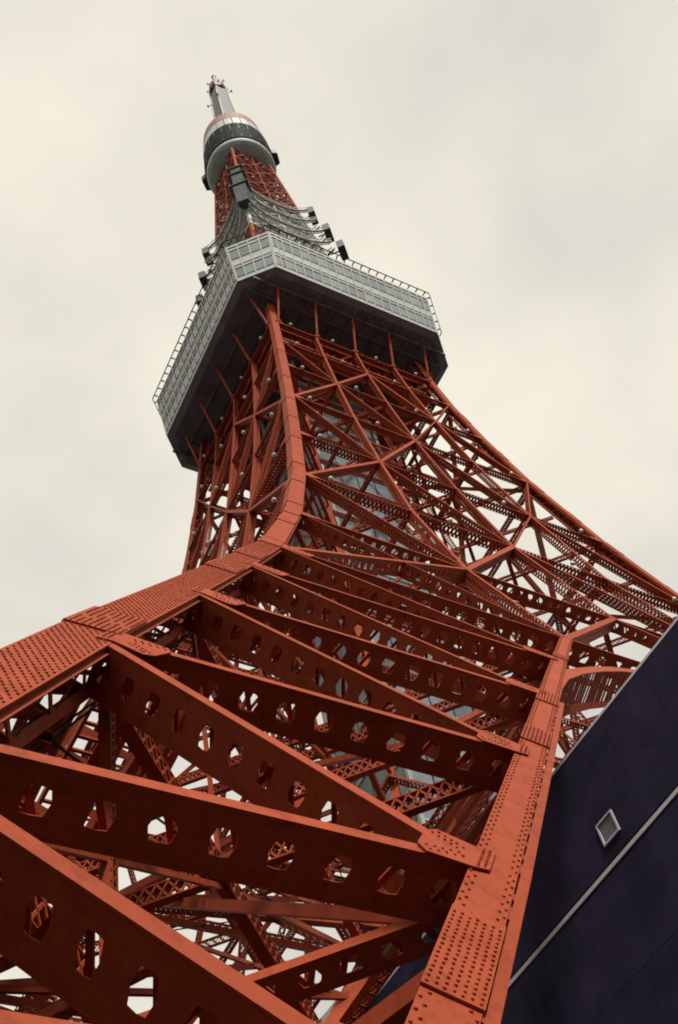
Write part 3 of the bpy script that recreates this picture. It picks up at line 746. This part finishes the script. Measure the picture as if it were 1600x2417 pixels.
for a in (math.radians(-40), math.radians(132)):
    mb = MB(); c = V((math.cos(a), math.sin(a), 0)); u = V((-c.y, c.x, 0)); p = c*7.55 + V((0, 0, 249.6))
    mb.hexa([p + u*x + c*y + V((0, 0, z)) for z in (-1.2, 1.2) for x, y in ((-1.5, -.5), (1.5, -.5), (1.1, .55), (-1.1, .55))])
    mb.obj('maintenance_box', DKGREY, ud)
# spire
mb = MB()
for z0, z1, h0, h1 in ((269, 316.5, 2.1, 1.5),):
    for sx, sy in ((-1, -1), (1, -1), (1, 1), (-1, 1)): mb.bar((sx*h0, sy*h0, z0), (sx*h1, sy*h1, z1), (1, 0, 0), .28, .28)
spire = mb.obj('spire', WHITE, TOWER)
for k in range(4):
    mb = MB()
    for i in range(16):
        f0, f1 = i/16, (i+1)/16 - .004; z0, z1 = 269 + 47.5*f0, 269 + 47.5*f1; h0, h1 = 2.1 - .6*f0, 2.1 - .6*f1
        mb.hexa([(-h0+.12, -h0+.1, z0), (h0-.12, -h0+.1, z0), (h0-.12, -h0+.2, z0), (-h0+.12, -h0+.2, z0), (-h1+.12, -h1+.1, z1), (h1-.12, -h1+.1, z1), (h1-.12, -h1+.2, z1), (-h1+.12, -h1+.2, z1)])
    o = mb.obj('spire_panel', GREYST if k in (0, 1, 2, 3) else WHITE, spire); o.rotation_euler = (0, 0, k*math.pi/2)
mb = MB()
for sx, sy in ((-1, -1), (1, -1), (1, 1), (-1, 1)):
    mb.bar((sx*2.6, sy*2.6, 269.3), (sx*2.0, sy*2.0, 276), (1, 0, 0), .4, .4)
    mb.bar((sx*2.5, sy*2.5, 269.5), (-sy*2.5, sx*2.5, 269.5), (0, 0, 1), .4, .5)
mb.obj('spire_foot', ORANGE, spire)
mb = MB(); mb.tube([(0, 0, 316), (0, 0, 317), (0, 0, 321.5), (0, 0, 322.2)], [2.0, 2.3, 2.0, 1.3], 8)
for i in range(10):
    a = 2*math.pi*i/10; c = V((math.cos(a), math.sin(a), 0)); z = 317 + (i % 3)*1.6
    mb.bar(c*1.6 + V((0, 0, z)), c*2.5 + V((0, 0, z)), (0, 0, 1), .18, .18); mb.bar(c*2.5 + V((0, 0, z-.9)), c*2.5 + V((0, 0, z+.9)), c, .35, .2)
mb.obj('spire_collar', mat('brown_red', (.10, .035, .03), .6), spire)
mb = MB(); mb.tube([(0, 0, 322), (0, 0, 328), (0, 0, 333)], [.62, .5, .5], 8); mb.tube([(0, 0, 332.4), (0, 0, 333.0)], .62, 8); mb.obj('spire_mast', mat('brown_mast', (.24, .085, .065), .6), spire)
mb = MB()
for z, k in ((306, 0), (306, 1), (300, 2), (312, 3), (299, 0), (310, 2)):
    a = k*math.pi/2 + .8; c = V((math.cos(a), math.sin(a), 0)); mb.bar(c*2.0 + V((0, 0, z)), c*3.4 + V((0, 0, z)), (0, 0, 1), .14, .14); mb.bar(c*3.3 + V((0, 0, z-.5)), c*3.3 + V((0, 0, z+.5)), c, .4, .3)
mb.obj('spire_aerials', BLACK, spire)

# ------------------------------------------------------------------ floodlights on the girders
lm = MB(); k = 10
for i in range(4):
    a0, a1 = i/4*math.pi*.55, (i+1)/4*math.pi*.55
    for j in range(k):
        b0, b1 = 2*math.pi*j/k, 2*math.pi*(j+1)/k
        lm.add([(.21*math.sin(a)*math.cos(b), .21*math.sin(a)*math.sin(b), -.21*math.cos(a)) for a, b in ((a0, b0), (a0, b1), (a1, b1), (a1, b0))], [(0, 1, 2, 3)])
lm.tube([(0, 0, .02), (0, 0, .3)], [.19, .07], 8); lm.bar((0, 0, .28), (0, .25, .1), (1, 0, 0), .06, .06)
lme = None
for z, us in ((135, (-.78, -.28, .25, .75)), (127.8, (-.78, -.28, .3)), (118.3, (-.80, -.30, .28, .8)), (106.9, (-.82, -.30, .3, .8)), (93.5, (-.83, -.30, .3, .82)), (80, (-.84, -.3, .3, .84)), (64, (.3, .86)), (48.6, (.86,)), (237, (-.4, .4)), (230, (-.7, .1, .7)), (223, (-.4, .4)), (216, (-.7, 0, .7)), (209, (-.4, .4))):
    for u in us:
        for k in range(4):
            p = fp(u*W(z), z, .12) + V((0, 0, .35))
            if lme is None: o = lm.obj('floodlight', LAMP, TOWER, smooth=True); lme = o.data
            else:
                o = bpy.data.objects.new('floodlight', lme); COL.objects.link(o); o.parent = TOWER
            o.location = Matrix.Rotation(k*math.pi/2, 3, 'Z') @ p

# pedestals
for sx, sy in ((-1, -1), (1, -1), (1, 1), (-1, 1)):
    mb = MB(); a, b = 53.5, 45.0
    lo = [(a, a), (b-1, a), (b-1, b-1), (a, b-1)]; hi = [(a-.6, a-.6), (b-.4, a-.6), (b-.4, b-.4), (a-.6, b-.4)]
    mb.hexa([(sx*x, sy*y, .0) for x, y in lo] + [(sx*x, sy*y, .5) for x, y in hi]); mb.obj('pedestal', CONC, TOWER)

# ------------------------------------------------------------------ the building between the feet
BLD = bpy.data.objects.new('base_building', None); COL.objects.link(BLD); BLD.location = (-28.82, -45.65, 0); BLD.rotation_euler = (0, 0, math.radians(3.2))
tag(BLD, 'dark navy clad building with pale roof edge trim beneath the tower', 'building')
HB = 23.9
mb = MB(); mb.box((0, -8, 0), (56, 72, HB)); mb.obj('wall', NAVY, BLD)
y = -8.0; i = 0
while y < 72:
    mb = MB(); mb.box((-.04, y, HB-.02), (.5, min(y+3.18, 72), HB+.06)); mb.obj('coping', TRIM, BLD)
    mb = MB(); mb.box((-.05, y, 20.26), (-.004, min(y+3.18, 72), 20.37)); mb.obj('trim_band', TRIM, BLD)
    y += 3.2
mb = MB(); mb.box((.5, -7.9, HB+.01), (55.9, 71.9, HB+.05)); mb.obj('roof', CONC, BLD)
cm = None
for i in range(15):
    for z0, z1 in ((12.9, 15.3), (15.3, 17.75), (17.75, 20.2), (20.44, 23.86)):
        y0 = -8 + 3.2*i
        mb = MB(); mb.box((-.028, y0+.006, z0+.006), (-.002, y0+3.194, z1-.006)); mb.obj('cladding_panel', NAVY, BLD)
def win(y0, y1, z0, z1):
    f = MB(); t = .045
    for lo, hi in (((-.08, y0, z0), (-.03, y0+t, z1)), ((-.08, y1-t, z0), (-.03, y1, z1)), ((-.082, y0+t, z0), (-.03, y1-t, z0+t)), ((-.082, y0+t, z1-t), (-.03, y1-t, z1))): f.box(lo, hi)
    fo = f.obj('window', TRIM, BLD); p = MB(); p.box((-.04, y0+t, z0+t), (-.03, y1-t, z1-t)); p.obj('pane', WPANE, fo)
win(4.25, 4.87, 20.85, 21.5); win(14.55, 15.3, 21.9, 23.3)
# roof house seen through the foot
RH = bpy.data.objects.new('roof_house', None); COL.objects.link(RH); RH.location = (-25.6, -28.6, HB+.06); RH.rotation_euler = (0, 0, math.radians(3.2))
tag(RH, 'small pale grey rooftop house with dark glazing behind the orange foot girders', 'roof house')
mb = MB(); mb.box((0, 0, 0), (7, 5.2, 1.2)); mb.box((0, 0, 3.6), (7, 5.2, 5.0)); mb.box((.3, .3, 1.2), (6.7, 4.9, 3.6)); mb.box((-.9, -.5, 5.0), (7.5, 5.7, 5.35)); mb.obj('wall', ROOFW, RH)
for i in range(3):
    mb = MB(); mb.box((.02, .35+1.55*i, 1.25), (.28, 1.75+1.55*i, 3.55)); mb.obj('pane', DKGLASS, RH)
for i in range(4):
    mb = MB(); mb.box((-.05, .2+1.55*i, 1.2), (.3, .33+1.55*i, 3.6)); mb.obj('mullion', TRIM, RH)

# ------------------------------------------------------------------ added unseen blocks behind and beside the viewer, screening low horizon light
NB_WALL = [mat('block_wall_a', (.16, .15, .14), .85, var=.1, scale=.3, streak=.5), mat('block_wall_b', (.12, .095, .08), .85, var=.1, scale=.3, streak=.5), mat('block_wall_c', (.11, .115, .12), .8, var=.1, scale=.3, streak=.5)]
NB_GL = mat('block_glass', (.02, .025, .03), .25, var=.3, scale=.5, orand=.4)
NB = [((-112, -40), (28, 60), 34, 0, 'grey added block with ribbon windows, screening low sky west of the camera'),
      ((-104, -112), (34, 34), 30, 1, 'brown added block screening low sky at the corner behind the camera'),
      ((-54, -132), (46, 26), 27, 2, 'low slate grey added block screening low sky directly behind the camera'),
      ((6, -128), (48, 26), 32, 0, 'grey added block screening low sky behind the camera to the right'),
      ((70, -122), (42, 30), 28, 1, 'brown added block screening low sky south of the far right foot'),
      ((-116, 34), (30, 56), 30, 2, 'slate grey added block screening low sky beyond the left foot'),
      ((-110, 104), (36, 40), 33, 1, 'brown added block screening low sky far beyond the left foot')]
for (cx, cy), (bx_, by_), h, mi, lab in NB:
    R_ = bpy.data.objects.new('sky_screen_block', None); COL.objects.link(R_); R_.location = (cx, cy, 0); tag(R_, lab, 'building', 'added unseen blocks screening the low sky')
    mb = MB(); nf = int(h/3.6); fh = h/nf
    for i in range(nf):
        mb.box((-bx_/2, -by_/2, i*fh), (bx_/2, by_/2, i*fh + 1.5)); mb.box((-bx_/2+.35, -by_/2+.35, i*fh+1.5), (bx_/2-.35, by_/2-.35, (i+1)*fh))
    mb.box((-bx_/2-.2, -by_/2-.2, h), (bx_/2+.2, by_/2+.2, h+1.0)); mb.box((-5, -4, h+1), (5, 4, h+4.2)); mb.obj('wall', NB_WALL[mi], R_)
    wm = MB()
    for i in range(nf):
        z0, z1 = i*fh+1.55, (i+1)*fh-.05
        for ax in (0, 1):
            L_ = (bx_, by_)[ax]; k = int(L_/2.4); st = L_/k
            for j in range(k):
                u0, u1 = -L_/2 + j*st + .12, -L_/2 + (j+1)*st - .12
                for sg in (-1, 1):
                    d0 = sg*((by_, bx_)[ax]/2 - .35); d1 = d0 + sg*.06
                    a_, b_ = min(d0, d1), max(d0, d1)
                    wm.box((u0, a_, z0), (u1, b_, z1)) if ax == 0 else wm.box((a_, u0, z0), (b_, u1, z1))
    wm.obj('windows', NB_GL, R_, 'stuff')
